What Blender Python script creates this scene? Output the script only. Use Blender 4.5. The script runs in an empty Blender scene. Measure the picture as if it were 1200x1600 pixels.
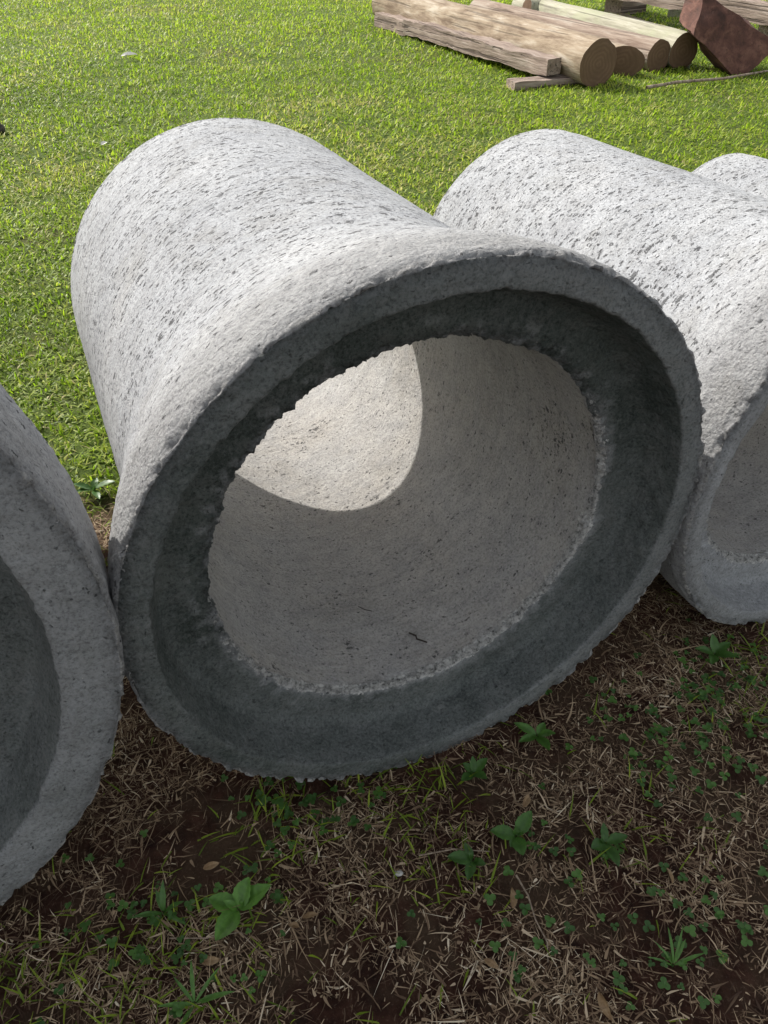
import bpy, math, random
import numpy as np
from mathutils import Matrix, Vector
rad = math.radians
rng = np.random.default_rng(7)
random.seed(7)
S = bpy.context.scene

# ------------------------------------------------------------------ camera, sky, sun, exposure
cam_d = bpy.data.cameras.new('camera'); cam = bpy.data.objects.new('camera', cam_d)
S.collection.objects.link(cam); S.camera = cam
cam_d.sensor_fit = 'VERTICAL'; cam_d.sensor_height = 24.0; cam_d.lens = 1190.94 / 1600 * 24
cam_d.clip_start = 0.02; cam_d.clip_end = 500
PITCH, ROLL = rad(-40.456), rad(-0.718)
fw = Vector((0, math.cos(PITCH), math.sin(PITCH))); rt = Vector((1, 0, 0)); up = rt.cross(fw)
r2 = math.cos(ROLL) * rt + math.sin(ROLL) * up; u2 = -math.sin(ROLL) * rt + math.cos(ROLL) * up
M = Matrix((r2, u2, -fw)).transposed().to_4x4(); M.translation = Vector((0, 0, 1.5))
cam.matrix_world = M

SUN_EL, SUN_AZ = rad(40), rad(-48)          # azimuth from +Y towards +X
W = bpy.data.worlds.new('World'); S.world = W; W.use_nodes = True
wn = W.node_tree.nodes; bg = wn['Background']
sky = wn.new('ShaderNodeTexSky'); sky.sky_type = 'NISHITA'; sky.sun_disc = False
sky.sun_elevation = SUN_EL; sky.sun_rotation = SUN_AZ
sky.air_density = 1.0; sky.dust_density = 1.5; sky.ozone_density = 1.0
# a bright hazy sky: the same sky texture, less saturated
hs = wn.new('ShaderNodeHueSaturation'); hs.inputs['Saturation'].default_value = .38
mw = wn.new('ShaderNodeMix'); mw.data_type = 'RGBA'; mw.blend_type = 'MULTIPLY'; mw.inputs[0].default_value = 1; mw.inputs[7].default_value = (1.04, 1.0, .93, 1)
W.node_tree.links.new(sky.outputs[0], hs.inputs['Color']); W.node_tree.links.new(hs.outputs[0], mw.inputs[6])
W.node_tree.links.new(mw.outputs[2], bg.inputs[0]); bg.inputs[1].default_value = 0.15
sd = Vector((math.sin(SUN_AZ) * math.cos(SUN_EL), math.cos(SUN_AZ) * math.cos(SUN_EL), math.sin(SUN_EL)))
sl = bpy.data.lights.new('sun', 'SUN'); sl.energy = 3.35; sl.angle = rad(0.5); sl.color = (1, 0.955, 0.89)
so = bpy.data.objects.new('sun', sl); S.collection.objects.link(so)
so.rotation_euler = sd.to_track_quat('Z', 'Y').to_euler(); so.location = (-4, 4, 6)
S.view_settings.view_transform = 'Standard'; S.view_settings.look = 'None'
S.view_settings.exposure = 0.87; S.view_settings.gamma = 1.0; S.view_settings.use_curve_mapping = False
S.render.engine = 'CYCLES'; S.cycles.max_bounces = 8; S.cycles.diffuse_bounces = 4

# ------------------------------------------------------------------ helpers
def _hash(ix, iy, iz, seed):
    h = (ix * 374761393 + iy * 668265263 + iz * 2147483647 + seed * 1274126177) & 0xffffffff
    h = ((h ^ (h >> 13)) * 1274126177) & 0xffffffff
    h = ((h ^ (h >> 15)) * 2246822519) & 0xffffffff
    return ((h ^ (h >> 16)) & 0xffff) / 65535.0 * 2 - 1

def noise3(P, f, seed=0):
    """value noise, -1..1"""
    Q = np.asarray(P, float) * f + 1000.5
    I = np.floor(Q).astype(np.int64); F = Q - I; F = F * F * F * (F * (F * 6 - 15) + 10)
    out = 0
    for dx in (0, 1):
        wx = F[:, 0] if dx else 1 - F[:, 0]
        for dy in (0, 1):
            wy = F[:, 1] if dy else 1 - F[:, 1]
            for dz in (0, 1):
                wz = F[:, 2] if dz else 1 - F[:, 2]
                out = out + wx * wy * wz * _hash(I[:, 0] + dx, I[:, 1] + dy, I[:, 2] + dz, seed)
    return out

def fbm(P, f, seed=0, octv=3, gain=.5):
    a, o, n = 1., 0, 0.
    for k in range(octv):
        o = o + a * noise3(P, f * 2.03 ** k, seed + k * 17); n += a; a *= gain
    return o / n

def smooth(a, b, x):
    t = np.clip((x - a) / (b - a), 0, 1); return t * t * (3 - 2 * t)

def mesh_np(name, V, F, smooth_shade=True, attrs=None, uv=None):
    V = np.asarray(V, np.float32); F = np.asarray(F, np.int32)
    me = bpy.data.meshes.new(name); n = F.shape[1]
    me.vertices.add(len(V)); me.vertices.foreach_set('co', V.ravel())
    me.loops.add(F.size); me.loops.foreach_set('vertex_index', F.ravel())
    me.polygons.add(len(F)); me.polygons.foreach_set('loop_start', np.arange(0, F.size, n, dtype=np.int32))
    me.polygons.foreach_set('loop_total', np.full(len(F), n, np.int32))
    if smooth_shade: me.polygons.foreach_set('use_smooth', np.ones(len(F), bool))
    for k, a in (attrs or {}).items():
        at = me.attributes.new(k, 'FLOAT', 'POINT'); at.data.foreach_set('value', np.asarray(a, np.float32))
    if uv is not None:
        l = me.uv_layers.new(name='uv'); l.data.foreach_set('uv', np.asarray(uv, np.float32).ravel())
    me.update(calc_edges=True); me.validate()
    return me

def link(name, me, m=None, parent=None):
    o = bpy.data.objects.new(name, me); S.collection.objects.link(o)
    if m: o.data.materials.append(m)
    if parent: o.parent = parent
    return o

def tag(o, label=None, cat=None, group=None, kind=None):
    for k, v in (('label', label), ('category', cat), ('group', group), ('kind', kind)):
        if v: o[k] = v
    return o

def empty(name, loc, rz=0):
    o = bpy.data.objects.new(name, None); S.collection.objects.link(o)
    o.empty_display_size = .1; o.location = loc; o.rotation_euler = (0, 0, rz); return o

class NT:
    """tiny node builder"""
    def __init__(s, name):
        s.m = bpy.data.materials.new(name); s.m.use_nodes = True
        s.t = s.m.node_tree; s.t.nodes.clear(); s.out = s.t.nodes.new('ShaderNodeOutputMaterial')
    def n(s, typ, **kw):
        x = s.t.nodes.new('ShaderNode' + typ)
        for k, v in kw.items():
            if k in x.inputs.keys() if isinstance(k, str) else False: s.set(x.inputs[k], v)
            else: setattr(x, k, v)
        return x
    def set(s, sock, v):
        if isinstance(v, bpy.types.NodeSocket): s.t.links.new(v, sock)
        elif isinstance(v, (tuple, list)) and len(v) == 3 and sock.type == 'RGBA': sock.default_value = (*v, 1)
        else: sock.default_value = v
    def attr(s, name): return s.n('Attribute', attribute_name=name).outputs['Fac']
    def pos(s): return s.n('TexCoord').outputs['Object']
    def math(s, op, a, b=0.0, clamp=False):
        x = s.n('Math', operation=op, use_clamp=clamp); s.set(x.inputs[0], a); s.set(x.inputs[1], b); return x.outputs[0]
    def noise(s, vec, scale, detail=3, rough=.5, dist=0):
        x = s.n('TexNoise'); s.set(x.inputs['Vector'], vec); x.inputs['Scale'].default_value = scale
        x.inputs['Detail'].default_value = detail; x.inputs['Roughness'].default_value = rough
        x.inputs['Distortion'].default_value = dist; return x.outputs['Fac']
    def vor(s, vec, scale, out='Distance', feature='F1', rnd=1.0):
        x = s.n('TexVoronoi', feature=feature); s.set(x.inputs['Vector'], vec); x.inputs['Scale'].default_value = scale
        x.inputs['Randomness'].default_value = rnd
        return x.outputs[out]
    def ramp(s, fac, stops, interp='LINEAR'):
        x = s.n('ValToRGB'); r = x.color_ramp; r.interpolation = interp
        while len(r.elements) < len(stops): r.elements.new(.5)
        for e, (p, c) in zip(r.elements, stops):
            e.position = p; e.color = (*c, 1) if isinstance(c, tuple) else (c, c, c, 1)
        s.set(x.inputs[0], fac); return x.outputs[0]
    def mix(s, fac, a, b, mode='MIX'):
        x = s.n('Mix', data_type='RGBA', blend_type=mode)
        s.set(x.inputs[0], fac); s.set(x.inputs[6], a); s.set(x.inputs[7], b); return x.outputs[2]
    def maprange(s, v, a, b, c=0., d=1., smoothstep=True):
        x = s.n('MapRange', interpolation_type='SMOOTHSTEP' if smoothstep else 'LINEAR')
        for i, q in enumerate((v, a, b, c, d)): s.set(x.inputs[i], q)
        return x.outputs[0]
    def scale(s, vec, sc, rot=(0, 0, 0)):
        x = s.n('Mapping'); s.set(x.inputs[0], vec); x.inputs['Scale'].default_value = sc
        x.inputs['Rotation'].default_value = rot; return x.outputs[0]
    def bump(s, h, dist, strength=1.0, normal=None):
        x = s.n('Bump'); s.set(x.inputs['Height'], h); x.inputs['Distance'].default_value = dist
        x.inputs['Strength'].default_value = strength
        if normal: s.set(x.inputs['Normal'], normal)
        return x.outputs[0]
    def bsdf(s, color, rough=.9, normal=None, spec=.3):
        x = s.n('BsdfPrincipled'); s.set(x.inputs['Base Color'], color); s.set(x.inputs['Roughness'], rough)
        x.inputs['Specular IOR Level'].default_value = spec
        if normal: s.set(x.inputs['Normal'], normal)
        return x.outputs[0]
    def done(s, sh): s.t.links.new(sh, s.out.inputs[0]); return s.m

# ------------------------------------------------------------------ concrete
def concrete():
    k = NT('cast_concrete')
    uv = k.n('UVMap', uv_map='uv').outputs[0]; P = k.pos()
    pit_a, stain, warm, chip = k.attr('pit'), k.attr('stain'), k.attr('warm'), k.attr('chip')
    # wobble the pit coordinates so that the voids are irregular dashes running round the pipe
    wob = k.n('TexNoise'); k.set(wob.inputs['Vector'], uv); wob.inputs['Scale'].default_value = 75; wob.inputs['Detail'].default_value = 3
    off = k.n('VectorMath', operation='MULTIPLY_ADD'); k.set(off.inputs[0], wob.outputs['Color'])
    off.inputs[1].default_value = (.022, .016, 0); k.set(off.inputs[2], uv); U = off.outputs[0]
    ragged = k.maprange(k.noise(P, 260, 3, .7), .35, .65, .45, 1.35, False)
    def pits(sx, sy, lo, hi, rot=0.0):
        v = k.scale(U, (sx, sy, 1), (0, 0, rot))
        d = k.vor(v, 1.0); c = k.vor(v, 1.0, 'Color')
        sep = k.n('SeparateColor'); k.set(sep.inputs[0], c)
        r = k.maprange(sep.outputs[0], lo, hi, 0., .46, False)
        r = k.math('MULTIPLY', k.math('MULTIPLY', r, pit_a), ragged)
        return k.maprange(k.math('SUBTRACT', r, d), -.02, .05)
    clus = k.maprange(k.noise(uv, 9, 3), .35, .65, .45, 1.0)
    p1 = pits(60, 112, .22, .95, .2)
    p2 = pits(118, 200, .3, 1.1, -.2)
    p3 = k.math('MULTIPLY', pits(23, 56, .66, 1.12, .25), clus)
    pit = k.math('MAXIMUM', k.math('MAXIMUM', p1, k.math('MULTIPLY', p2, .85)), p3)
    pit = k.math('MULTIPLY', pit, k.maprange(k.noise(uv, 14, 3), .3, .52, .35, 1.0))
    crumb = k.attr('crumb')
    big = k.noise(P, 3.2, 5, .6); mid = k.noise(P, 24, 5, .65); fine = k.noise(P, 170, 5, .8)
    lump = k.noise(P, 48, 4, .65)
    c = k.ramp(big, [(.3, (.38, .395, .42)), (.55, (.45, .465, .485)), (.75, (.50, .51, .52))])
    c = k.mix(warm, c, k.ramp(big, [(.3, (.37, .345, .31)), (.7, (.48, .455, .42))]))
    streak = k.noise(k.scale(U, (5, 70, 1)), 1.0, 5, .65)
    c = k.mix(k.maprange(streak, .50, .68, 0, .38), c, (.24, .235, .225))
    c = k.mix(k.maprange(streak, .48, .34, 0, .25), c, (.54, .54, .53))
    blot = k.noise(P, 5.5, 6, .7, .6)
    c = k.mix(k.maprange(blot, .54, .66, 0, .30), c, (.235, .225, .20))
    c = k.mix(k.maprange(mid, .38, .68, 0, .4), c, (.27, .27, .275))
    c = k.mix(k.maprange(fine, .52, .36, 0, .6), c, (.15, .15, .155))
    c = k.mix(k.maprange(fine, .52, .66, 0, .35), c, (.56, .56, .565))
    c = k.mix(k.math('MULTIPLY', pit, .86), c, (.055, .055, .057))  # pit darkness: slight grime, plus the shade inside the voids put into colour
    c = k.mix(chip, c, k.ramp(k.noise(P, 110, 4, .75), [(.35, (.13, .13, .125)), (.6, (.47, .46, .44))]))
    sm = k.noise(P, 13, 6, .68); sf = k.noise(P, 70, 4, .7)
    st = k.math('MULTIPLY', stain, k.maprange(k.math('ADD', sm, k.math('MULTIPLY', sf, .5)), .50, .95, 1.03, .90), True)
    dark = k.ramp(k.noise(P, 6, 6, .7), [(.3, (.036, .046, .040)), (.5, (.060, .073, .066)), (.72, (.098, .110, .098))])
    dark = k.mix(k.maprange(mid, .46, .66, 0, .55), dark, (.095, .102, .096))
    dark = k.mix(k.maprange(fine, .5, .64, 0, .55), dark, (.13, .135, .128))
    dark = k.mix(k.maprange(fine, .50, .36, 0, .75), dark, (.010, .012, .012))
    c = k.mix(st, c, dark)
    # crisp torn crumbs along the edges: pale broken mortar with dark gaps
    tn = k.noise(P, 62, 6, .75); torn = k.attr('torn')
    tm = k.maprange(k.math('ADD', torn, k.math('MULTIPLY', k.math('SUBTRACT', tn, .5), 2.2)), .42, .56)
    gap = k.noise(P, 105, 5, .75)
    c = k.mix(tm, c, k.ramp(gap, [(.33, (.05, .05, .048)), (.42, (.30, .30, .285)), (.58, (.60, .59, .57))]))
    rough = k.maprange(st, 0, 1, .92, .75)
    rb = k.math('ADD', .62, k.math('MULTIPLY', crumb, 1.5))
    h = k.math('ADD', k.math('MULTIPLY', fine, rb), k.math('MULTIPLY', lump, k.math('ADD', .7, crumb)))
    h = k.math('SUBTRACT', h, k.math('MULTIPLY', pit, .9))
    # broken crumbs where the cast edge has torn
    cv = k.vor(P, 120.0); h = k.math('ADD', h, k.math('MULTIPLY', k.math('MULTIPLY', k.math('SUBTRACT', 1.0, cv), crumb), 1.3))
    nb = k.bump(h, .0075, 1.0)
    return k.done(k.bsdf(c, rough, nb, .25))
CONC = concrete()

R_B, R_S, R_W, R_C, R_O, D_S = .5568, .5012, .4868, .3926, .4849, .095

def resample(pts, steps):
    """polyline (s, r) with a target step per segment"""
    out = [pts[0]]
    for (a, b, st) in zip(pts[:-1], pts[1:], steps):
        n = max(1, int(math.ceil(math.hypot(b[0] - a[0], b[1] - a[1]) / st)))
        for i in range(1, n + 1): out.append((a[0] + (b[0] - a[0]) * i / n, a[1] + (b[1] - a[1]) * i / n))
    return np.array(out)

def revolve(prof, nt, t0, disp, seed, Rb, tilt, attr_fn):
    n = len(prof); th = t0 + np.linspace(0, 2 * np.pi, nt, endpoint=False)
    d = np.gradient(prof, axis=0); L = np.hypot(d[:, 0], d[:, 1]) + 1e-9
    nr = np.stack([-d[:, 1] / L, d[:, 0] / L], 1)          # normal to the left of travel: (s, r) components
    s = np.repeat(prof[:, 0], nt); r = np.repeat(prof[:, 1], nt); T = np.tile(th, n)
    P0 = np.stack([r * np.cos(T), s, r * np.sin(T)], 1)
    ns, nrr = np.repeat(nr[:, 0], nt), np.repeat(nr[:, 1], nt)
    dsp, attrs = disp(P0, s, r, T, seed), attr_fn(P0, s, r, T, seed)
    s2, rr2 = s + ns * dsp, r + nrr * dsp
    co, si = math.cos(tilt), math.sin(tilt)
    x = rr2 * np.cos(T); z = rr2 * np.sin(T)
    V = np.stack([x, s2 * co - z * si, Rb + s2 * si + z * co], 1)
    i = np.arange(n - 1)[:, None] * nt; j = np.arange(nt)[None]; j2 = (j + 1) % nt
    F = np.stack([i + j, i + nt + j, i + nt + j2, i + j2], -1).reshape(-1, 4)
    arc = np.concatenate([[0], np.cumsum(np.hypot(*np.diff(prof, axis=0).T))])
    dt = 2 * np.pi / nt * (R_O * Rb / R_B)
    u0 = np.broadcast_to(np.arange(nt) * dt, (n - 1, nt)); v0 = np.broadcast_to(arc[:-1, None], (n - 1, nt)); v1 = np.broadcast_to(arc[1:, None], (n - 1, nt))
    uv = np.stack([np.stack([u0, v0], -1), np.stack([u0, v1], -1), np.stack([u0 + dt, v1], -1), np.stack([u0 + dt, v0], -1)], 2).reshape(-1, 2)
    return V, F, attrs, uv + seed * 3.7

def make_pipe(label, x, y, k, az, tilt, L, nt, seed, group, lip=1.0, face_stain=.8, sock_stain=1.0, st=.006, sink=.008, slim=1.0, fl=(.055, .435)):
    Rb, Rs, Rw, Rc, Ro, Ds = R_B * k, (R_B - (R_B - R_S) * lip) * k, (R_B - (R_B - R_W) * lip) * k, R_C * k, R_O * k * slim, D_S * (.6 + .4 * k)
    b0, b1 = fl
    flare = [(b1 - (b1 - b0) * t, Ro + (Rb - Ro) * (.66 * t * t * (3 - 2 * t) + .34 * 1.28 * t * t / (t + .28))) for t in np.linspace(0, 1, 14)]
    far = [(L, Ro - .012), (L, Rc + .012), (L - .006, Rc + .003), (L - .014, Rc)]
    # socket part runs from the barrel joint forward, round the lip, down the face, into the socket and to the bore edge
    c = .0035
    p_sock = flare + [(.035, Rb + .002), (c, Rb), (0, Rb - c), (0, Rb - .022), (0, Rs + c), (c * .7, Rs + .001), (Ds - .035, Rw + .003), (Ds - .012, Rw - .004), (Ds, Rw - .018), (Ds + .004, Rc + .012), (Ds + .009, Rc + .003), (Ds + .018, Rc)]
    sock = resample(p_sock, [st * 1.2] * 13 + [st] + [.003] * 3 + [st] + [.004, .005, .005, .005, .004, .003, .003])
    barrel = resample([(b1, Ro), (L - .02, Ro), (L - .006, Ro - .003)] + far, [st * 2.4, .004, .004, .008, .004, .004])
    bore = resample([(L - .014, Rc), (Ds + .018, Rc)], [st * 2.2])
    # normals must point out of the concrete: travel from back to front on the outside has normal (-dr, ds) -> flip
    def edge(s, r):
        eo = np.hypot(s - 0, r - Rb); ei = np.hypot(s - 0, r - Rs); eb = np.hypot(s - Ds - .004, r - Rc)
        return eo, ei, eb
    def disp(P, s, r, T, sd):
        eo, ei, eb = edge(s, r)
        d = fbm(P, 4, sd, 2) * .0035 + fbm(P, 38, sd + 3, 3) * .0011
        outer = (r > Ro - .003)
        d -= outer * (.0035 * smooth(L - .045, L - .040, s)) * np.ones(len(s))
        rough = smooth(.42, .12, s) * outer
        d += rough * (fbm(P, 60, sd + 5, 3) * .0034)
        n1 = fbm(P, 62, sd + 7, 3, .5); n2 = fbm(P, 12, sd + 8, 2)
        d -= np.exp(-(eo / .011) ** 2) * (np.maximum(-.06, n1 * (.45 + .9 * smooth(-.3, .3, n2)) + .08 + .8 * n2) * .019)
        d -= np.exp(-(ei / .008) ** 2) * np.maximum(0, n1 - .05) * .007
        n3 = fbm(P, 85, sd + 11, 3, .65)
        d += np.exp(-(eb / .015) ** 2) * (n3 * .011 + .006 * fbm(P, 18, sd + 12, 2) + .001)
        sock_floor = (s < Ds + .01) & (r < Rw) & (r > Rc)
        d += sock_floor * fbm(P, 60, sd + 13, 3) * .003
        return d
    def attrs(P, s, r, T, sd):
        eo, ei, eb = edge(s, r)
        outer = (r > Ro - .016) & ~((s < .0005) & (r < Rb - .004)) & ~((s < Ds + .05) & (r < Rs + .003))
        inb = (r < Rc + .002) & (s > Ds + .015)
        face = ~outer & (s < .004) & (r > Rs)
        sck = ~outer & ~inb & ~face
        n = fbm(P, 6, sd + 21, 4); nf = fbm(P, 30, sd + 22, 4)
        stn = np.zeros(len(s))
        topw = smooth(-.5, .9, np.sin(T))                      # darker on the upper half
        lft = smooth(.5, -.5, np.cos(T))
        stn = np.where(face, face_stain * (.86 + .20 * lft) + n * .13 + nf * .08, stn)
        fs = (r - Rc) / (Rw - Rc)
        low = smooth(.5, -.6, np.sin(T - .35))                 # lower and right side: paler, more chipped edges
        n60 = fbm(P, 55, sd + 25, 3); nb_ = fbm(P, 14, sd + 26, 3)
        dk = 1.0 - .11 * low + .02 * smooth(-.2, .8, np.cos(T))
        stn = np.where(sck, sock_stain * (dk + .06 * topw) + n * .04, stn)
        ann = sck & (r < Rw - .004) & (s > Ds - .03)
        stn = stn - ann * (.30 * smooth(.10, .32, n60 + .25 * nb_) * smooth(.062, .01, r - Rc))
        ring = np.exp(-(eb / (.011 + .009 * (nb_ + .5))) ** 2)
        stn = stn * (1 - ring * np.clip(.35 + .6 * low + .5 * nf, 0, .92) * smooth(-.45, .1, n60 + .5 * low))
        stn = stn * (1 - (.30 + .4 * low) * np.exp(-(eo / .016) ** 2) * smooth(-.3, .25, nf + .3 * n60))
        stn = stn * (1 - .10 * np.exp(-(ei / .006) ** 2) * smooth(0, .3, n60) * low)
        stn = stn + outer * smooth(.05, .5, n) * .05
        pit = np.where(outer, 1.0 - .45 * smooth(.3, .1, s), np.where(inb, .58 + .45 * smooth(.1, .5, n), .45))
        warm = np.where(inb, .78 + .35 * n, np.where(outer, .04 + .3 * smooth(.30, .06, s) + .5 * smooth(.35, .6, fbm(P, 2.2, sd + 30, 3)), .15))
        chip = np.clip(np.exp(-(eo / .010) ** 2) * smooth(-.1, .4, nf) * .6 + ring * .55 * low * smooth(-.3, .3, nf), 0, 1)
        crumb = np.clip(np.exp(-(eo / .016) ** 2) + np.exp(-(eb / .014) ** 2) + outer * .45 * smooth(.22, .02, s), 0, 1)
        torn = np.clip(1.0 * np.exp(-(eb / (.012 + .008 * (nb_ + .5))) ** 2) * (.28 + .8 * low) + np.exp(-(eo / .0065) ** 2) * (.42 + .25 * low + .5 * nf), 0, 1)
        return dict(torn=torn, crumb=crumb, stain=np.clip(stn, 0, 1.05), pit=pit, warm=np.clip(warm, 0, 1), chip=chip)
    t = empty('concrete_pipe', (x, y, -sink), az)
    def part(name, prof, t0, sgn=1):
        # prof direction: outside is to the left for (front -> back) on the outer wall; flip others
        if sgn < 0:
            V, F, A, uv = revolve(prof, nt, t0, lambda *a: -disp(*a), seed, Rb, tilt, attrs)
        else:
            V, F, A, uv = revolve(prof, nt, t0, disp, seed, Rb, tilt, attrs); F = F[:, ::-1]; uv = uv.reshape(-1, 4, 2)[:, ::-1].reshape(-1, 2)
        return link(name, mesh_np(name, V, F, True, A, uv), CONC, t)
    part('barrel', barrel, -math.pi / 2)
    part('bore', bore, math.pi * .35)
    part('socket', sock, -math.pi / 2, -1)
    return tag(t, label, 'concrete pipe', group)

G_P = 'concrete pipes lying side by side in a row'
make_pipe('large middle concrete pipe facing the camera with its whole dark socket opening in view', .1082, .9548, 1.0, rad(23.18), rad(-2.03), 1.3934, 940, 11, G_P, .98, .88, 1.0, .0054)
make_pipe('biggest concrete pipe cut off by the left edge, thick pale grey rim', -1.052, .447, 1.303, rad(22.4), rad(-2), 1.39, 560, 23, G_P, 1.25, .60, .93, .008, slim=.89, fl=(.17, .47))
make_pipe('smaller concrete pipe right of the middle one, half its opening out of view', 1.0677, 1.3566, .8719, rad(23.4), rad(-2.39), 1.407, 560, 37, G_P, 1.0, .38, .34, .008, fl=(.11, .42))
make_pipe('smallest concrete pipe, only a sliver of its back end showing at the right edge', 1.86, 1.70, .70, rad(24), rad(-2), 1.40, 300, 41, G_P, 1.0, .6, .8, .012)

# ------------------------------------------------------------------ ground
def lawn_mask(x, y):
    """1 on mown lawn, 0 on the bare thatch in front of and between the pipes"""
    d = -.39 * (x - .108) + .92 * (y - .955)
    n = fbm(np.stack([x, y, x * 0], 1), 2.2, 77, 3)
    return smooth(.95, 1.5, d + n * .35)

def gh(x, y):
    x = np.asarray(x, float); y = np.asarray(y, float); P = np.stack([x, y, x * 0], 1)
    near = np.exp(-((y - .9) / 1.6) ** 4) * np.exp(-(x / 2.2) ** 4)
    h = fbm(P, .35, 51, 2) * .05 * smooth(2.2, 6, y) + fbm(P, 2.5, 52, 2) * .010
    h = h + near * (fbm(P, 14, 53, 3) * .010 + fbm(P, 55, 54, 2) * .0045)
    # shallow scraped hollow in the soil at bottom centre
    h = h - .022 * np.exp(-(((x - .06) / .17) ** 2 + ((y - .50) / .10) ** 2))
    return h

def axis(lo, hi, step, far_lo, far_hi, nf):
    m = np.arange(lo, hi, step)
    a = lo - (np.geomspace(step, lo - far_lo + step, nf) - 0)[::-1]
    b = m[-1] + np.geomspace(step, far_hi - hi, nf)
    return np.concatenate([a, m, b])
gx = axis(-1.1, 1.4, .013, -120, 120, 70); gy = axis(.3, 1.8, .013, -80, 200, 80)
GX, GY = np.meshgrid(gx, gy); fx, fy = GX.ravel(), GY.ravel()
V = np.stack([fx, fy, gh(fx, fy)], 1)
nx_, ny_ = len(gx), len(gy)
i = (np.arange(ny_ - 1)[:, None] * nx_ + np.arange(nx_ - 1)[None]).ravel()
F = np.stack([i, i + 1, i + nx_ + 1, i + nx_], 1)
k = NT('soil_and_turf'); P = k.pos()
soil = k.ramp(k.noise(P, 22, 6, .7), [(.3, (.018, .008, .006)), (.5, (.050, .021, .013)), (.72, (.10, .047, .03))])
soil = k.mix(k.maprange(k.noise(P, 5, 4, .6), .45, .6, 0, .55), soil, (.10, .07, .042))
soil = k.mix(k.maprange(k.noise(P, 160, 4, .7), .55, .75, 0, .6), soil, (.19, .13, .085))
turf = k.ramp(k.noise(P, 30, 6, .75), [(.3, (.035, .052, .012)), (.5, (.075, .11, .02)), (.7, (.13, .17, .035))])
turf = k.mix(k.maprange(k.noise(P, .9, 5, .65), .5, .72, 0, .7), turf, (.10, .085, .035))
col = k.mix(k.attr('lawn'), soil, turf)
k.done(k.bsdf(col, .95, k.bump(k.noise(P, 110, 6, .8), .012, 1.0), .15)); SOIL = k.m
g = link('ground', mesh_np('ground', V, F, True, {'lawn': lawn_mask(fx, fy)}), SOIL)
tag(g, kind='structure')

# ------------------------------------------------------------------ grass, thatch, clover
def leaf_mat(name, stops, trans=.35, rough=.45, spec=.4, dry=None):
    k = NT(name); v = k.attr('tint'); c = k.ramp(v, stops)
    a = k.bsdf(c, rough, None, spec)
    tr = k.n('BsdfTranslucent'); k.set(tr.inputs[0], k.mix(1.0, c, (1.0, 1.25, .55), 'MULTIPLY'))
    mx = k.n('MixShader'); mx.inputs[0].default_value = trans
    k.t.links.new(a, mx.inputs[1]); k.t.links.new(tr.outputs[0], mx.inputs[2])
    return k.done(mx.outputs[0])
GRASS = leaf_mat('grass_blade', [(0, (.10, .155, .016)), (.35, (.23, .31, .03)), (.7, (.38, .44, .055)), (.86, (.45, .43, .11)), (1, (.52, .42, .24))], .5, .5, .3)
STRAW = leaf_mat('dry_straw', [(0, (.06, .034, .022)), (.35, (.19, .125, .078)), (.62, (.36, .26, .165)), (.85, (.54, .42, .29)), (1, (.72, .62, .47))], .15, .75, .2)
LEAF = leaf_mat('weed_leaf', [(0, (.03, .08, .016)), (.5, (.055, .135, .024)), (1, (.10, .22, .04))], .3, .42, .45)

def blades(x, y, length, width, lean, heading, tint, segs=2, curl=.6, z0=0.0, flat=False):
    """ribbons: quads up to a tip; returns V, F, tint"""
    n = len(x); zb = gh(x, y) + z0
    hd = np.stack([np.cos(heading), np.sin(heading), 0 * x], 1); sdv = np.stack([-np.sin(heading), np.cos(heading), 0 * x], 1)
    lv = []; p = np.stack([x, y, zb], 1); ang = lean.copy(); T = np.linspace(0, 1, segs + 1)
    V = []; tilt = rng.normal(0, .35, n)[:, None]
    for i, t in enumerate(T):
        w = width * (1 - t ** 1.6) * .5 if i < segs else width * .04
        if i == 0: w = width * .33
        off = (sdv + np.array([0, 0, 1.]) * tilt * .5) * np.asarray(w).reshape(-1, 1)
        V += [p - off, p + off]
        if i < segs:
            st = (length / segs)[:, None]
            p = p + (hd * np.sin(ang)[:, None] + np.array([0, 0, 1.]) * np.cos(ang)[:, None]) * st
            ang = ang + curl / segs
    V = np.stack(V, 1)                                     # n, 2(segs+1), 3
    m = 2 * (segs + 1); base = (np.arange(n) * m)[:, None, None]
    q = np.array([[2 * i, 2 * i + 1, 2 * i + 3, 2 * i + 2] for i in range(segs)])[None]
    return V.reshape(-1, 3), (base + q).reshape(-1, 4), np.repeat(tint, m)

def in_view(x, y, m=1.12):
    """keeps what a camera here or a step aside could see; (x, y) on the ground"""
    d = np.stack([x, y, 0 * x - 1.5], 1); z = d @ np.array(fw); ok = z > .1
    return ok & (np.abs(d @ np.array(r2)) < (z * 600 / 1190.9) * m + .35) & (np.abs(d @ np.array(u2)) < (z * 800 / 1190.9) * m + .25)

def scatter(n, x0, x1, y0, y1): return rng.uniform(x0, x1, n), rng.uniform(y0, y1, n)

def under_pipe(x, y, pad=.0):
    r = np.zeros(len(x), bool)
    for (px, py, kk, az) in ((.108, .955, 1, 23.18), (-1.052, .447, 1.303, 22.4), (1.068, 1.357, .872, 23.4), (1.86, 1.70, .7, 24)):
        a = rad(az); ax = (-math.sin(a), math.cos(a)); ex = (math.cos(a), math.sin(a))
        s = (x - px) * ax[0] + (y - py) * ax[1]; e = (x - px) * ex[0] + (y - py) * ex[1]
        r |= (s > -.0 - pad) & (s < 1.40 + pad) & (np.abs(e) < .30 * kk)
    return r

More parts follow.
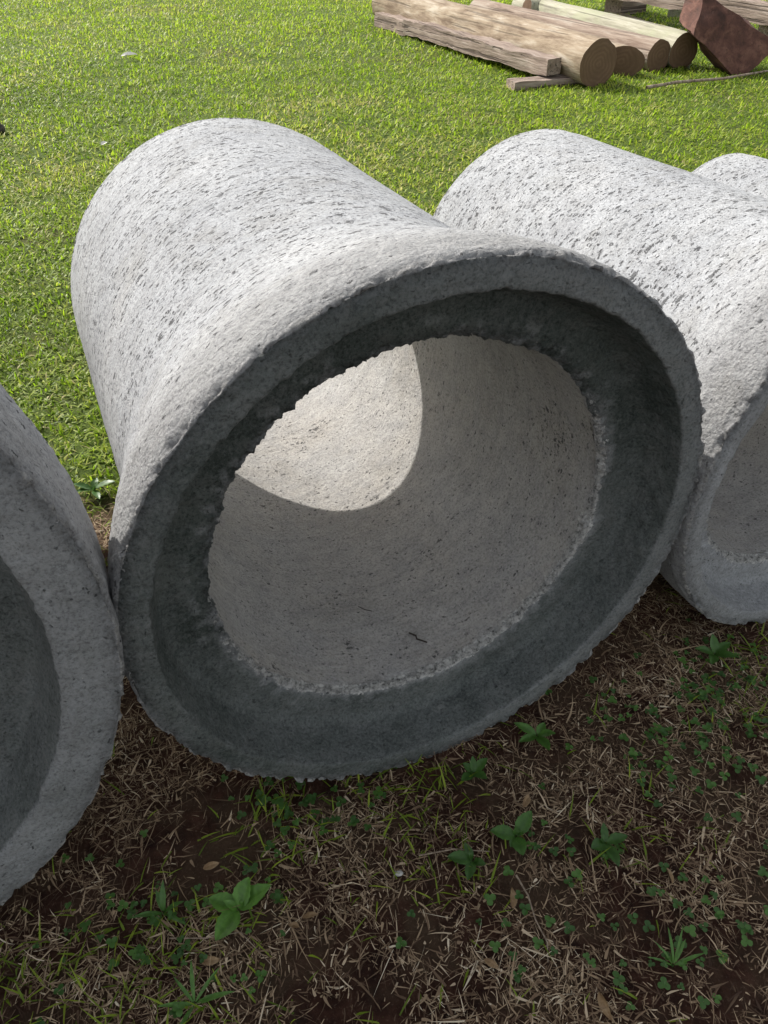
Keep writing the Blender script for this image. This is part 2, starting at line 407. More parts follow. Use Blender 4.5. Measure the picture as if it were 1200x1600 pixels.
VS, FS, TS = [], [], []; base = 0
def add(v, f, t):
    global base
    VS.append(v); FS.append(f + base); TS.append(t); base += len(v)
def flush(name, mat, label, cat=None):
    global VS, FS, TS, base
    o = link(name, mesh_np(name, np.concatenate(VS), np.concatenate(FS), True, {'tint': np.concatenate(TS)}), mat)
    tag(o, label, cat, None, 'stuff'); VS, FS, TS, base = [], [], [], 0; return o

def lawn_zone(y0, y1, x0, x1, dens, ln, wd, segs=2):
    n = int((x1 - x0) * (y1 - y0) * dens); x, y = scatter(n, x0, x1, y0, y1)
    P = np.stack([x, y, 0 * x], 1)
    patch = fbm(P, 1.1, 91, 4); cl = fbm(P, 9, 92, 2)
    keep = in_view(x, y) & ~under_pipe(x, y) & (rng.random(n) < lawn_mask(x, y) * np.clip(1.0 + cl * .7 + patch * .35, .12, 1))
    x, y, patch, cl = x[keep], y[keep], patch[keep], cl[keep]; n = len(x)
    L_ = rng.uniform(.55, 1.35, n) * ln * (1 + cl * .35); w = rng.uniform(.6, 1.3, n) * wd
    lean = np.abs(rng.normal(1.0, .40, n)).clip(.05, 1.45)
    dry = smooth(.02, .36, -patch + .12 * rng.normal(size=n))
    broad = fbm(np.stack([x, y, 0 * x], 1), .45, 97, 3)
    tint = np.clip(rng.normal(.40, .22, n) + cl * .2 + .35 * broad + .15 * smooth(5, 12, y), 0, .8)
    tint = np.where(rng.random(n) < .05 + .65 * dry, rng.uniform(.75, 1, n), tint)
    add(*blades(x, y, L_, w, lean, rng.uniform(0, 2 * np.pi, n), tint, segs, .7))
lawn_zone(1.0, 3.2, -2.6, 2.6, 6800, .032, .0085, 2)
lawn_zone(3.2, 5.2, -3.6, 3.8, 4400, .035, .0105, 2)
lawn_zone(5.2, 8.5, -5.0, 5.2, 2700, .040, .0125, 2)
lawn_zone(8.5, 15.5, -7.5, 7.5, 1150, .048, .0165, 2)
flush('grass', GRASS, 'bright green mown lawn behind the pipes, patchy and dry in places', 'grass')

# foreground thatch
def thatch(n, x0, x1, y0, y1, ln, wd, segs=3, cull=True):
    x, y = scatter(n, x0, x1, y0, y1); P = np.stack([x, y, 0 * x], 1)
    c = fbm(P, 5, 95, 3) + .8 * fbm(P, 20, 96, 2); hollow = np.exp(-(((x - .06) / .20) ** 2 + ((y - .50) / .12) ** 2)) + .8 * np.exp(-(((x + .33) / .10) ** 2 + ((y - .80) / .06) ** 2))
    keep = (in_view(x, y) if cull else ~in_view(x, y, 1.0)) & (rng.random(n) < (1 - .8 * lawn_mask(x, y)) * np.clip(.86 + c * 1.3 - .7 * hollow, .08, 1))
    x, y, c = x[keep], y[keep], c[keep]; n = len(x)
    L_ = rng.gamma(3.0, ln / 3, n).clip(.006, .12); w = rng.uniform(.5, 1.5, n) * wd
    lean = rng.normal(1.38, .16, n).clip(.7, 1.75)
    tint = np.clip(rng.beta(1.3, 2.0, n) + c * .3, 0, 1)
    hd = rng.uniform(0, 2 * np.pi, n)
    v, f, t = blades(x, y, L_, w, lean, hd, tint, segs, 0.25, .003)
    # bend each fibre sideways a little
    m = 2 * (segs + 1); v = v.reshape(n, m, 3); q = np.repeat(np.linspace(0, 1, segs + 1) ** 2, 2)[None]
    b = (rng.normal(0, .22, n) * L_)[:, None] * q
    v[..., 0] -= np.sin(hd)[:, None] * b; v[..., 1] += np.cos(hd)[:, None] * b
    gz = gh(v[..., 0].ravel(), v[..., 1].ravel()).reshape(n, m)
    v[..., 2] = np.maximum(v[..., 2], gz + .0012 + rng.uniform(0, .009, n)[:, None])
    add(v.reshape(-1, 3), f, t)
thatch(60000, -1.7, 2.4, -.3, 1.9, .024, .003, 2, False)
thatch(80000, -1.2, 1.6, .3, 1.75, .017, .0021)
thatch(5000, -1.1, 1.5, .3, 1.5, .030, .0034, 3)
thatch(12000, -1.2, 1.8, .3, 2.3, .045, .0014)
thatch(7500, -1.2, 1.6, .3, 1.5, .018, .0046, 3)
flush('dry_thatch', STRAW, 'dry brown straw and clippings over red soil in front of the pipes', 'thatch')

# thin green shoots in the shade
n = 15000; x, y = scatter(n, -1.2, 1.7, .3, 1.75); P = np.stack([x, y, 0 * x], 1)
w_ = smooth(-.1, .45, fbm(P, 3.2, 101, 3) + .42 * smooth(.45, 1.1, x) + .42 * smooth(-.1, -.5, x) * smooth(.95, .55, y) - .12)
kp = in_view(x, y) & (rng.random(n) < w_ * .75 + .025); x, y = x[kp], y[kp]; n = len(x)
add(*blades(x, y, rng.uniform(.02, .065, n), rng.uniform(.0025, .006, n), np.abs(rng.normal(.95, .35, n)), rng.uniform(0, 6.28, n), rng.uniform(0, .55, n), 3, .6))
flush('grass_shoots', GRASS, 'thin green grass shoots coming through the shaded thatch', 'grass')

# clover leaflets
def leaflets(cx, cy, size, n_l=3):
    n = len(cx); m = 9
    A = np.linspace(0, 2 * np.pi, m - 1, endpoint=False)
    out_v, out_f, out_t = [], [], []; st = 0
    rot = rng.uniform(0, 6.28, n); h = rng.uniform(.006, .028, n); z = gh(cx, cy) + h; tint = rng.uniform(.1, .9, n)
    for l in range(n_l):
        a = rot + l * 2 * np.pi / n_l
        c = np.stack([cx + np.cos(a) * size * .52, cy + np.sin(a) * size * .52, z + rng.normal(0, .0015, n)], 1)
        ring = np.stack([c + np.stack([np.cos(q + a) * size * .5, np.sin(q + a) * size * .5, size * .12 * np.abs(np.sin(q)) + rng.normal(0, .001, n)], 1) for q in A], 1)
        v = np.concatenate([c[:, None], ring], 1).reshape(-1, 3)
        b = (np.arange(n) * m)[:, None, None]
        f = np.array([[0, 1 + j, 1 + (j + 1) % (m - 1), 1 + (j + 2) % (m - 1)] for j in range(0, m - 1, 2)])[None]
        out_v.append(v); out_f.append((b + f).reshape(-1, 4) + st); out_t.append(np.repeat(tint, m)); st += len(v)
    return np.concatenate(out_v), np.concatenate(out_f), np.concatenate(out_t)
pts = []
for (cx, cy, r, n) in ((-.22, .80, .07, 42), (-.05, .78, .07, 16), (-.50, .56, .10, 34), (.62, .95, .16, 70), (.78, 1.12, .12, 46), (.34, .72, .08, 16), (.56, .60, .12, 24), (.27, .56, .10, 16), (-.28, .62, .10, 16), (.48, .48, .12, 18), (-.35, .50, .12, 18), (.92, 1.12, .05, 10)):
    q = rng.normal(0, r * .6, (int(n * (1.35 if cx > .5 else .8)), 2)); pts.append(q + (cx, cy))
pts.append(np.stack(scatter(90, -1.1, 1.6, .35, 1.6), 1)); pts = np.concatenate(pts)
pts = pts[~under_pipe(pts[:, 0], pts[:, 1])]
add(*leaflets(pts[:, 0], pts[:, 1], rng.uniform(.006, .0125, len(pts))))
flush('clover', LEAF, 'low clover with small round leaflets scattered in the shade', 'clover')

# ------------------------------------------------------------------ weeds one can count
def leaf_mesh(L_, Wd, up_=.35, fold=.25, serr=.06, seed=0, nu=10, tint=.6):
    r = random.Random(seed); V, T = [], []
    for i in range(nu + 1):
        t = i / nu; w = Wd * .5 * (math.sin(math.pi * min(1, t * .96 + .04) ** .85) ** .8)
        w *= 1 + serr * (1 if i % 2 else -1); zc = L_ * (up_ * t - .55 * up_ * t * t * 1.3) 
        for j, q in enumerate((-1, -.5, 0, .5, 1)):
            V.append((L_ * t + abs(q) * .02 * L_, q * w, zc + abs(q) * w * fold - (.12 * w if q == 0 else 0) + r.uniform(-1, 1) * .0008)); T.append(tint + r.uniform(-.1, .1))
    F = [(i * 5 + j, (i + 1) * 5 + j, (i + 1) * 5 + j + 1, i * 5 + j + 1) for i in range(nu) for j in range(4)]
    return mesh_np('leaf', V, F, True, {'tint': np.clip(T, 0, 1)})
k = NT('broad_leaf'); P = k.pos(); v = k.attr('tint')
c = k.ramp(v, [(0, (.035, .085, .02)), (.5, (.07, .17, .028)), (1, (.13, .29, .045))])
c = k.mix(k.maprange(k.noise(P, 70, 4, .6), .4, .7, 0, .35), c, (.025, .06, .015))
a = k.bsdf(c, .4, k.bump(k.noise(k.scale(P, (60, 220, 1)), 1, 3), .0015, .6), .45)
tr = k.n('BsdfTranslucent'); k.set(tr.inputs[0], c); mx = k.n('MixShader'); mx.inputs[0].default_value = .3
k.t.links.new(a, mx.inputs[1]); k.t.links.new(tr.outputs[0], mx.inputs[2]); BROAD = k.done(mx.outputs[0])

def weed(x, y, leaves, label, h=.018, seed=0, tint=.6):
    z = float(gh([x], [y])[0]); t = empty('weed', (x, y, z))
    # short stem
    V = [(math.cos(a) * .0016, math.sin(a) * .0016, zz) for zz in (-.004, h) for a in (0, 2.1, 4.2)]
    link('stem', mesh_np('stem', V, [(0, 1, 4, 3), (1, 2, 5, 4), (2, 0, 3, 5)], True, {'tint': np.full(6, .3)}), BROAD, t)
    rr = random.Random(seed + 500)
    leaves = [(a + rr.uniform(-12, 12), l * rr.uniform(.8, 1.15), w * rr.uniform(.85, 1.15), e + rr.uniform(-5, 8)) for a, l, w, e in leaves]
    leaves += [(rr.uniform(0, 360), leaves[0][1] * rr.uniform(.3, .5), leaves[0][2] * rr.uniform(.35, .55), rr.uniform(35, 60)) for _ in range(2)]
    for i, (ang, L_, Wd, el) in enumerate(leaves):
        o = link('leaf', leaf_mesh(L_, Wd, .4, .22, .05, seed + i, tint=tint), BROAD, t)
        o.location = (math.cos(rad(ang)) * .002, math.sin(rad(ang)) * .002, h - .001 * i); o.rotation_euler = (random.uniform(-.12, .12), -rad(el), rad(ang))
    return tag(t, label, 'weed', 'broad leaved weeds growing in the thatch')
weed(-.280, .600, [(22, .070, .040, 12), (70, .060, .034, 30), (155, .058, .038, 14), (236, .074, .040, 3)], 'four leaved bright green weed seedling on soil at lower left', .020, 1, .85)
weed(.335, .965, [(0, .045, .022, 12), (60, .035, .018, 15), (150, .05, .022, 10), (215, .045, .02, 8), (300, .045, .024, 5)], 'bushy green weed below the right side of the middle pipe', .02, 11, .6)
weed(.185, .875, [(-40, .036, .022, 20), (30, .035, .02, 15), (80, .03, .016, 25), (150, .03, .02, 10), (230, .04, .02, 8)], 'small round leaved weed on bare thatch right of centre', .022, 21, .4)
weed(.255, .735, [(40, .052, .026, 18), (175, .05, .028, 8), (290, .045, .028, 4), (235, .03, .016, 6)], 'weed with one broad glossy leaf among clover right of centre', .02, 31, .45)
weed(.165, .69, [(180, .05, .03, 6), (255, .042, .024, 4), (110, .03, .018, 10), (330, .03, .016, 8)], 'dark low weed beside a dry stalk, near the bottom centre', .014, 41, .25)
weed(.43, .72, [(10, .042, .02, 10), (95, .03, .016, 20), (190, .04, .024, 6), (280, .045, .022, 4)], 'small dark weed in the thatch at lower right', .018, 51, .25)
weed(.80, 1.18, [(20, .05, .024, 25), (100, .05, .022, 30), (170, .055, .026, 15), (250, .05, .022, 10), (320, .045, .02, 15)], 'leafy weed tucked under the gap between the middle and right pipes', .03, 61, .4)
weed(-.905, 1.86, [(10, .07, .026, 15), (80, .05, .022, 20), (170, .07, .026, 12), (220, .05, .022, 6), (300, .06, .024, 4)], 'sunlit weed on bare soil between the left and middle pipes', .02, 71, .3)
weed(-.335, .45, [(95, .075, .008, 25), (60, .07, .007, 20), (130, .06, .007, 15), (10, .075, .009, 10), (180, .07, .008, 8), (250, .05, .007, 5)], 'narrow bladed grass tuft at the bottom left edge', .012, 81, .7)
weed(.50, .50, [(95, .06, .006, 35), (60, .055, .006, 30), (130, .06, .006, 35), (20, .05, .006, 25), (170, .05, .006, 25), (75, .065, .005, 45)], 'fine bright green grass tuft at the bottom right', .010, 91, .7)
weed(-.42, .60, [(80, .06, .011, 35), (130, .045, .010, 30), (20, .05, .010, 25), (200, .05, .012, 15), (330, .06, .009, 15)], 'upright soft leaved weed near the left pipe, at lower left', .016, 95, .45)

# fallen leaves, twig, pebbles
k = NT('dead_leaf'); P = k.pos()
c = k.ramp(k.noise(P, 60, 5, .65), [(.3, (.10, .055, .028)), (.5, (.20, .125, .06)), (.7, (.30, .21, .12))])
DEAD = k.done(k.bsdf(c, .65, k.bump(k.noise(k.scale(P, (60, 240, 1)), 1, 3), .0015, .7), .3))
k = NT('pale_leaf'); PALE = k.done(k.bsdf((.62, .6, .55), .6, None, .3))
def fallen(x, y, L_, Wd, ang, label, mat=DEAD, roll=.3, seed=0, lift=.012):
    me = leaf_mesh(L_, Wd, .25, .45, .03, seed, 8, .5)
    o = link('fallen_leaf', me, mat); o.location = (x, y, float(gh([x], [y])[0]) + lift); o.rotation_euler = (roll, .05, rad(ang))
    return tag(o, label, 'leaf', 'dead leaves fallen on the ground')
fallen(-.335, .515, .034, .015, 5, 'tan curled dead leaf on soil below the four leaved weed', seed=1)
fallen(-.16, .585, .03, .013, 10, 'brown dead leaf lying on thatch right of the leafy seedling', seed=2, roll=-.3)
fallen(-.165, .57, .02, .012, 170, 'small torn brown leaf near the bottom left of centre', seed=3)
fallen(.36, .46, .045, .016, -70, 'yellow brown folded leaf standing in the thatch at bottom right', seed=4, roll=.7)
fallen(.23, .60, .038, .016, 85, 'olive dead leaf beside the dry stalk at lower right', seed=5, roll=.5)
fallen(.28, .80, .03, .014, 60, 'curled brown leaf above the broad glossy weed', seed=6)
fallen(.54, .64, .035, .015, 100, 'brown leaf on edge in the thatch near the right edge', seed=7, roll=.8)
fallen(-.36, .68, .032, .014, 20, 'brown leaf between the seedling and the left pipe rim', seed=8)
fallen(.17, .52, .03, .012, -30, 'reddish brown leaf on bare soil at bottom right of centre', seed=9)
fallen(-2.55, 8.7, .16, .06, 20, 'white scrap of leaf on the sunlit lawn behind the middle pipe', PALE, seed=10, lift=.05)
fallen(-1.9, 5.6, .07, .03, 70, 'small pale leaf on the lawn just above the middle pipe', PALE, seed=11, lift=.04)

def tube(pts, rads, nseg=8, seed=0, rough=0.0, cap=True):
    """noisy tube along points -> V, F(quads)"""
    r = np.random.default_rng(seed); pts = np.array(pts, float); n = len(pts); V = []
    d = np.gradient(pts, axis=0); d /= np.linalg.norm(d, axis=1)[:, None]
    ref = np.array([0, 0, 1.]) if abs(d[0][2]) < .9 else np.array([1., 0, 0])
    for p, q, R in zip(pts, d, rads):
        e1 = np.cross(q, ref); e1 /= np.linalg.norm(e1); e2 = np.cross(e1, q)
        for j in range(nseg):
            a = 2 * np.pi * j / nseg; RR = R * (1 + r.uniform(-rough, rough))
            V.append(p + RR * (math.cos(a) * e1 + math.sin(a) * e2))
    F = [(i * nseg + j, i * nseg + (j + 1) % nseg, (i + 1) * nseg + (j + 1) % nseg, (i + 1) * nseg + j) for i in range(n - 1) for j in range(nseg)]
    return V, F
k = NT('dry_twig'); P = k.pos(); TWIG = k.done(k.bsdf(k.ramp(k.noise(P, 120, 4), [(.3, (.12, .085, .06)), (.7, (.34, .27, .2))]), .85))
def twig(pts, r0, label, name='twig', cat='twig', mat=TWIG):
    P = [(a, b, float(gh([a], [b])[0]) + c) for a, b, c in pts]
    V, F = tube(P, np.linspace(r0, r0 * .5, len(P)), 5, 3, .2)
    return tag(link(name, mesh_np(name, V, F), mat), label, cat)
twig([(.245, .66, .012), (.262, .62, .016), (.27, .58, .012), (.285, .54, .014), (.282, .51, .008)], .0022, 'dry crooked stalk lying across the thatch at lower right')
twig([(-.40, .555, .012), (-.33, .55, .018), (-.27, .56, .02), (-.2, .50, .016)], .0015, 'thin dry stalk running past the leafy seedling')
twig([(.06, .70, .012), (.13, .71, .016), (.2, .705, .014)], .002, 'straight grey twig on thatch near bottom centre')

# bits of dead plant lying in the bore of the middle pipe
def bore_point(s, deg):
    a = rad(23.18); t = rad(deg); rr = R_C - .004; tl = rad(-2.03)
    x, z = rr * math.cos(t), rr * math.sin(t); y2 = s * math.cos(tl) - z * math.sin(tl); z2 = R_B + s * math.sin(tl) + z * math.cos(tl) - .008
    return (.1082 + math.cos(a) * x - math.sin(a) * y2, .9548 + math.sin(a) * x + math.cos(a) * y2, z2)
def debris(path, r, label):
    P = [bore_point(*q) for q in path]
    V, F = tube(P, [r] * len(P), 5, 1, .35); return tag(link('twig', mesh_np('twig', V, F), TW2), label, 'twig')
k = NT('dark_twig'); TW2 = k.done(k.bsdf((.045, .035, .03), .9))
debris([(.215, -86), (.20, -84.5), (.19, -84.8), (.17, -82.5)], .0022, 'crumpled dark bit of dead plant inside the middle pipe')
debris([(.34, -97), (.325, -95.5), (.315, -93.5)], .0011, 'thin curved dark stalk lying inside the middle pipe')

# ------------------------------------------------------------------ wood
def wood_mat(name, stops, stretch=(7, 7, .7), crack=.5, moss=None, bump=.012):
    k = NT(name); P = k.pos()
    v = k.scale(P, stretch)
    n1 = k.noise(v, 3.0, 6, .65, .4); n2 = k.noise(k.scale(P, (stretch[0] * 5, stretch[1] * 5, stretch[2] * 1.6)), 2.5, 5, .7)
    c = k.ramp(n1, stops)
    c = k.mix(k.maprange(n2, .5, .75, 0, .55), c, tuple(q * .55 for q in stops[0][1]))
    if moss: c = k.mix(k.maprange(k.noise(P, 2.2, 4, .6), .42, .62, 0, .75), c, moss)
    h = k.math('ADD', k.math('MULTIPLY', n2, .6), n1)
    cr = k.maprange(k.noise(k.scale(P, (stretch[0] * 3, stretch[1] * 3, stretch[2] * .35)), 2.0, 3, .5, .3), .58, .64)
    c = k.mix(k.math('MULTIPLY', cr, crack), c, (.03, .02, .014))
    h = k.math('SUBTRACT', h, k.math('MULTIPLY', cr, crack))
    return k.done(k.bsdf(c, .85, k.bump(h, bump, .8), .2))
LOGT = wood_mat('weathered_tan_log', [(.32, (.15, .105, .07)), (.5, (.30, .235, .165)), (.68, (.45, .39, .31))], stretch=(4, 4, .9))
LOGP = wood_mat('pale_green_log', [(.3, (.20, .185, .13)), (.5, (.36, .34, .26)), (.72, (.48, .46, .37))], moss=(.33, .34, .22))
LOGR = wood_mat('red_barked_log', [(.3, (.15, .10, .075)), (.5, (.29, .225, .175)), (.72, (.42, .37, .31))])
LOGB = wood_mat('torn_red_wood', [(.3, (.09, .03, .015)), (.5, (.21, .075, .038)), (.72, (.32, .15, .09))], bump=.03)
BEAM = wood_mat('grey_brown_beam', [(.3, (.15, .11, .09)), (.5, (.29, .225, .185)), (.72, (.43, .36, .31))], crack=.7, bump=.02)
RUST = wood_mat('rusty_red_timber', [(.3, (.055, .030, .024)), (.5, (.105, .050, .038)), (.72, (.19, .10, .072))], stretch=(3, 3, 2), crack=.25)
k = NT('sawn_end'); P = k.pos()
w = k.n('TexWave', wave_type='RINGS', rings_direction='Z'); k.set(w.inputs[0], P); w.inputs['Scale'].default_value = 9; w.inputs['Distortion'].default_value = 7; w.inputs['Detail'].default_value = 3
c = k.mix(w.outputs['Fac'], (.135, .082, .05), (.165, .105, .065)); c = k.mix(k.maprange(k.noise(P, 7, 4), .4, .65, 0, .6), c, (.12, .075, .045))
ENDW = k.done(k.bsdf(c, .85, k.bump(k.noise(P, 60, 4), .004, .7), .2))

def log(name, near, far, r0, r1, mat, label, group=None, seed=0, nseg=40, nl=26, squash=1.0, knob=None, cut=0.0, notch=False, crack=True, endmat=None):
    """near and far are the axis points (world); local Z runs along the log"""
    near, far = Vector(near), Vector(far); ax = (far - near); L_ = ax.length
    t = empty(name, near); t.rotation_mode = 'QUATERNION'; t.rotation_quaternion = ax.to_track_quat('Z', 'Y')
    th = np.linspace(0, 2 * np.pi, nseg, endpoint=False); z = np.linspace(0, L_, nl)
    Z, T = np.meshgrid(z, th, indexing='ij'); R = r0 + (r1 - r0) * Z / L_
    P = np.stack([np.cos(T).ravel() * 2, np.sin(T).ravel() * 2, Z.ravel() * .8], 1) + seed
    R = R.ravel() * (1 + .09 * fbm(P, .9, seed, 3) + .02 * fbm(P, 4, seed + 2, 2))
    X = R * np.cos(T.ravel()); Y = R * np.sin(T.ravel()) * squash
    bow = .02 * np.sin(Z.ravel() / L_ * 3.1 + seed)
    Zz = Z.ravel() + cut * (X / r0) * np.exp(-Z.ravel() / .3)
    V = np.stack([X + bow, Y, Zz], 1)
    i = (np.arange(nl - 1)[:, None] * nseg + np.arange(nseg)[None]); j = (np.arange(nl - 1)[:, None] * nseg + (np.arange(nseg)[None] + 1) % nseg)
    F = np.stack([i, j, j + nseg, i + nseg], -1).reshape(-1, 4)
    link('trunk', mesh_np('trunk', V, F), mat, t)
    # two sawn ends, slightly domed and a touch proud
    for e, sgn in ((0, -1), (nl - 1, 1)):
        ring = V[e * nseg:(e + 1) * nseg]; c = ring.mean(0)
        VV = [c + np.array([0, 0, sgn * .004])]; FF = []
        for kq, fr in enumerate((.33, .66, .9, 1.0)):
            for q in range(nseg):
                p = c + (ring[q] - c) * fr; p = p + np.array([0, 0, sgn * (.003 if fr < 1 else 0)])
                VV.append(p)
        for q in range(nseg):
            a, b = 1 + q, 1 + (q + 1) % nseg
            FF.append((0, a, b, b) if False else (0, a, b, 0))
        ff = [(0, 1 + q, 1 + (q + 1) % nseg) for q in range(nseg)]
        for kq in range(3):
            for q in range(nseg):
                a, b = 1 + kq * nseg + q, 1 + kq * nseg + (q + 1) % nseg
                ff += [(a, a + nseg, b + nseg), (a, b + nseg, b)]
        ff = np.array(ff)
        if sgn < 0: ff = ff[:, ::-1]
        link('sawn_end', mesh_np('sawn_end', VV, ff, False), endmat or ENDW, t)
    if knob:
        kz, ka, kl, kr = knob; d = np.array(t.rotation_quaternion.inverted() @ Vector(ka).normalized()); b = np.array([0, 0, kz])
        Vn, Fn = tube([b + d * (r1 * .4), b + d * (r1 * .9), b + d * (r1 + kl * .5), b + d * (r1 + kl)], [kr * 1.5, kr * 1.15, kr, kr * .92], 16, seed, .05)
        Vn = list(Vn) + [b + d * (r1 + kl + .005)]; m = len(Vn) - 1
        Fn = Fn + [(m - 16 + q, m - 16 + (q + 1) % 16, m, m) for q in range(0)]
        link('branch_stub', mesh_np('branch_stub', Vn, Fn), mat, t)
        ce = [(m - 16 + q) for q in range(16)]
        link('sawn_end', mesh_np('sawn_end', [Vn[q] for q in ce] + [Vn[m]], [(q, (q + 1) % 16, 16) for q in range(16)], False), endmat or ENDW, t)
    return tag(t, label, 'log', group)

def block(name, V8, mat, label, cat, group=None, rough=.006, sub=8, seed=0):
    """eight corners: bottom 0..3 (ccw), top 4..7; faces are gridded and roughened, edges worn"""
    V8 = np.array(V8, float); c = V8.mean(0); axL = V8[1] - V8[0]
    VV, FF = [], []; b = 0
    for (a, q, d, e) in ((0, 3, 2, 1), (4, 5, 6, 7), (0, 1, 5, 4), (1, 2, 6, 5), (2, 3, 7, 6), (3, 0, 4, 7)):
        A, Q, D, E = V8[a], V8[q], V8[d], V8[e]
        nu = max(2, int(np.linalg.norm(Q - A) / .05)); nv = max(2, int(np.linalg.norm(E - A) / .05)); nu, nv = min(nu, 60), min(nv, 60)
        for i in range(nu + 1):
            for j in range(nv + 1):
                u, v = i / nu, j / nv; VV.append((A * (1 - u) * (1 - v) + Q * u * (1 - v) + D * u * v + E * (1 - u) * v))
        for i in range(nu):
            for j in range(nv):
                k0 = b + i * (nv + 1) + j; FF.append((k0, k0 + nv + 1, k0 + nv + 2, k0 + 1))
        b = len(VV)
    VV = np.array(VV); N = (VV - c); 
    d = np.stack([fbm(VV, 6, seed + s, 3) for s in (1, 2, 3)], 1) * rough * 2
    VV = VV + d
    a = V8[3] - V8[0]; a /= np.linalg.norm(a); b_ = V8[4] - V8[0]; b_ -= a * (b_ @ a); b_ /= np.linalg.norm(b_); c_ = np.cross(b_, a)
    R3 = np.stack([c_, b_, a], 1)                          # local z runs along the grain
    o = bpy.data.objects.new(name, mesh_np(name, (VV - V8[0]) @ R3, FF, False)); S.collection.objects.link(o); o.data.materials.append(mat)
    Mx = Matrix([list(q) for q in R3]).to_4x4(); Mx.translation = Vector(V8[0]); o.matrix_world = Mx
    if label: tag(o, label, cat, group)
    return o

def bar(near, far, w, h, roll=0.0, skew=0.0):
    """corners of a squared timber from near to far bottom-centre points"""
    n, f = np.array(near, float), np.array(far, float); a = f - n; a /= np.linalg.norm(a)
    s = np.cross(a, [0, 0, 1.]); s /= np.linalg.norm(s); u = np.cross(s, a)
    s2, u3 = s * math.cos(roll) + u * math.sin(roll), -s * math.sin(roll) + u * math.cos(roll)
    B = [n - s2 * w / 2 + a * skew, n + s2 * w / 2, f + s2 * w / 2, f - s2 * w / 2]
    return B + [q + u3 * h for q in B]

k = NT('mortar'); P = k.pos(); CRUMB = k.done(k.bsdf(k.ramp(k.noise(P, 200, 3), [(.3, (.25, .24, .22)), (.7, (.5, .49, .46))]), .9))
# mortar crumbs broken off the rims, lying below them
CR = [(.02, .67, 'tiny pale crumb of mortar on the thatch near the bottom centre'), (.60, .84, 'tiny pale crumb of mortar among the clover at right')]
for q, (cx, cy, lab) in enumerate(CR):
    rr = random.Random(q); a_ = np.linspace(0, 2 * np.pi, 7, endpoint=False)
    V = np.array([(math.cos(b) * math.cos(a), math.cos(b) * math.sin(a), math.sin(b)) for b in (-1.2, -.4, .4, 1.2) for a in a_])
    V = V * (1 + .35 * fbm(V + q, 1.6, q, 2))[:, None] * np.array([.008, .006, .005]) * rr.uniform(.6, 1.2)
    Fq = [(i * 7 + j, i * 7 + (j + 1) % 7, (i + 1) * 7 + (j + 1) % 7, (i + 1) * 7 + j) for i in range(3) for j in range(7)]
    Fq += [(21, 22, 23, 24), (21, 24, 25, 26)]
    o = link('mortar_crumb', mesh_np('mortar_crumb', V, Fq, False), CRUMB); o.location = (cx, cy, float(gh([cx], [cy])[0]) + .006)
    tag(o, lab, 'crumb')

G_L = 'old logs and timbers piled on the lawn'
log('log', (1.86, 7.33, .18), (.08, 10.95, .21), .185, .175, LOGT, 'thickest tan log nearest the pipes, round sawn end facing right, crack along its side', G_L, 3)
log('log', (2.17, 7.74, .125), (1.45, 9.1, .13), .13, .13, LOGT, 'short tan log with a slanted dark cut end, wedged behind the thickest log', G_L, 5, cut=.12)
log('log', (2.56, 7.92, .135), (1.16, 10.75, .15), .135, .12, LOGR, 'weathered grey log with torn red wood near its cut end', G_L, 8)
log('log', (2.78, 8.00, .155), (1.74, 10.95, .17), .15, .13, LOGP, 'pale greenish log at the back of the pile with a forked branch stub', G_L, 12, knob=(2.62, (-.9, -.55, .25), .12, .085))
block('beam', bar((1.50, 7.40, .085), (.04, 10.60, .03), .16, .135), BEAM, 'long squared grey brown timber lying in front of the thickest log', 'beam', G_L, .012, seed=4)
block('wood_block', bar((1.12, 7.30, -.01), (1.75, 7.50, -.01), .16, .085), BEAM, 'short dark wood block under the near end of the squared timber', 'wood block', G_L, .006, seed=9)
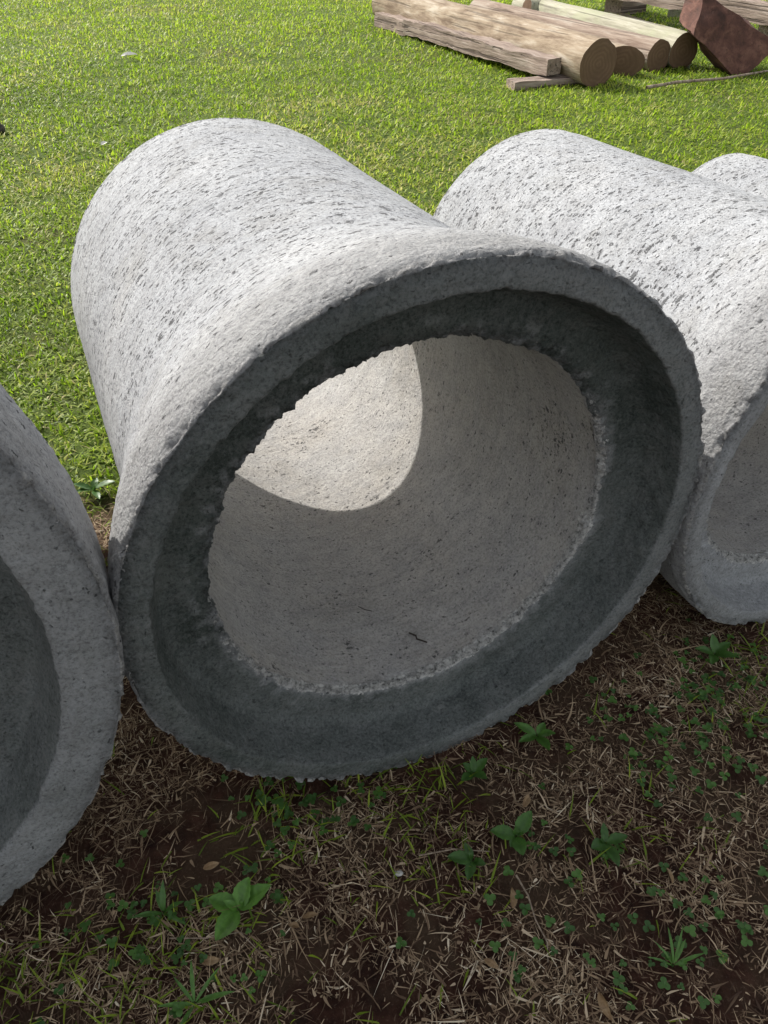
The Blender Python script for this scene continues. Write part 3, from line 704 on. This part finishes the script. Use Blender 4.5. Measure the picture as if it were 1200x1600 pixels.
# leaning rusty block: front face corners then back face corners
A = [(3.18, 7.60, 0.0), (3.50, 7.62, .17), (3.36, 8.06, .19), (3.05, 8.05, .02)]
TB = [(2.80, 7.78, .36), (3.02, 8.02, .62), (2.90, 8.40, .62), (2.70, 8.22, .38)]
A = [(3.18, 7.60, 0.0), (3.52, 7.70, .23), (3.50, 8.12, .25), (3.12, 8.03, .02)]
TB = [(2.765, 7.75, .33), (2.845, 7.95, .63), (2.83, 8.33, .65), (2.74, 8.14, .37)]
block('timber_block', A + TB, RUST, 'rusty red squared timber block leaning at an angle at the right end of the pile', 'timber block', G_L, .014, seed=15)
block('beam', bar((4.35, 8.35, .21), (2.55, 11.95, .21), .22, .17), BEAM, 'raised timber beam behind the leaning red block at the upper right corner', 'beam', G_L, .008, seed=21)
block('beam', bar((4.60, 8.40, .385), (2.80, 12.0, .385), .24, .15), BEAM, 'upper timber beam stacked on the raised beam at the upper right corner', 'beam', G_L, .008, seed=22)
block('wood_block', bar((3.98, 9.10, -.02), (4.25, 9.25, -.02), .22, .225), BEAM, 'wood block propping up the raised beam at the right edge', 'wood block', G_L, .006, seed=25)
block('wood_block', bar((2.98, 11.45, -.02), (3.35, 11.65, -.02), .30, .225), BEAM, 'wood block propping up the far end of the raised beam', 'wood block', G_L, .006, seed=26)
block('plank', bar((3.25, 10.2, .0), (2.98, 11.6, .0), .10, .03), LOGT, 'thin pale plank lying on the grass beside the raised beam', 'plank', G_L, .003, seed=28)
block('wood_block', bar((3.66, 11.1, 0), (3.80, 11.5, 0), .16, .09), LOGP, 'small yellowish offcut in the shade under the raised beam', 'wood block', G_L, .004, seed=29)
twig([(2.23, 7.10, .03), (2.5, 7.2, .045), (2.95, 7.36, .035), (3.45, 7.63, .04)], .017, 'pale weathered pole lying in the grass in front of the log pile', 'pole', 'pole', LOGR)
k = NT('dark_stone'); P = k.pos(); STONE = k.done(k.bsdf(k.ramp(k.noise(P, 30, 4), [(.3, (.02, .018, .016)), (.7, (.07, .06, .05))]), .9, k.bump(k.noise(P, 60, 4), .004)))
a_ = np.linspace(0, 2 * np.pi, 14, endpoint=False); b_ = np.linspace(-1.4, 1.4, 8)
V = np.array([(math.cos(b) * math.cos(a), math.cos(b) * math.sin(a), math.sin(b)) for b in b_ for a in a_]); V *= (1 + .3 * fbm(V, 1.5, 5, 2))[:, None] * np.array([.06, .045, .045])
Fq = [(i * 14 + j, i * 14 + (j + 1) % 14, (i + 1) * 14 + (j + 1) % 14, (i + 1) * 14 + j) for i in range(7) for j in range(14)]
st_ = link('stone', mesh_np('stone', V, Fq), STONE); st_.location = (-2.79, 6.06, .03 + float(gh([-2.79], [6.06])[0])); tag(st_, 'small dark stone on the lawn at the left edge', 'stone')

print('TRIS', sum(len(m.polygons) * 2 for m in bpy.data.meshes), {o.name: len(o.data.polygons) * 2 for o in S.objects if o.type == 'MESH' and len(o.data.polygons) > 40000})
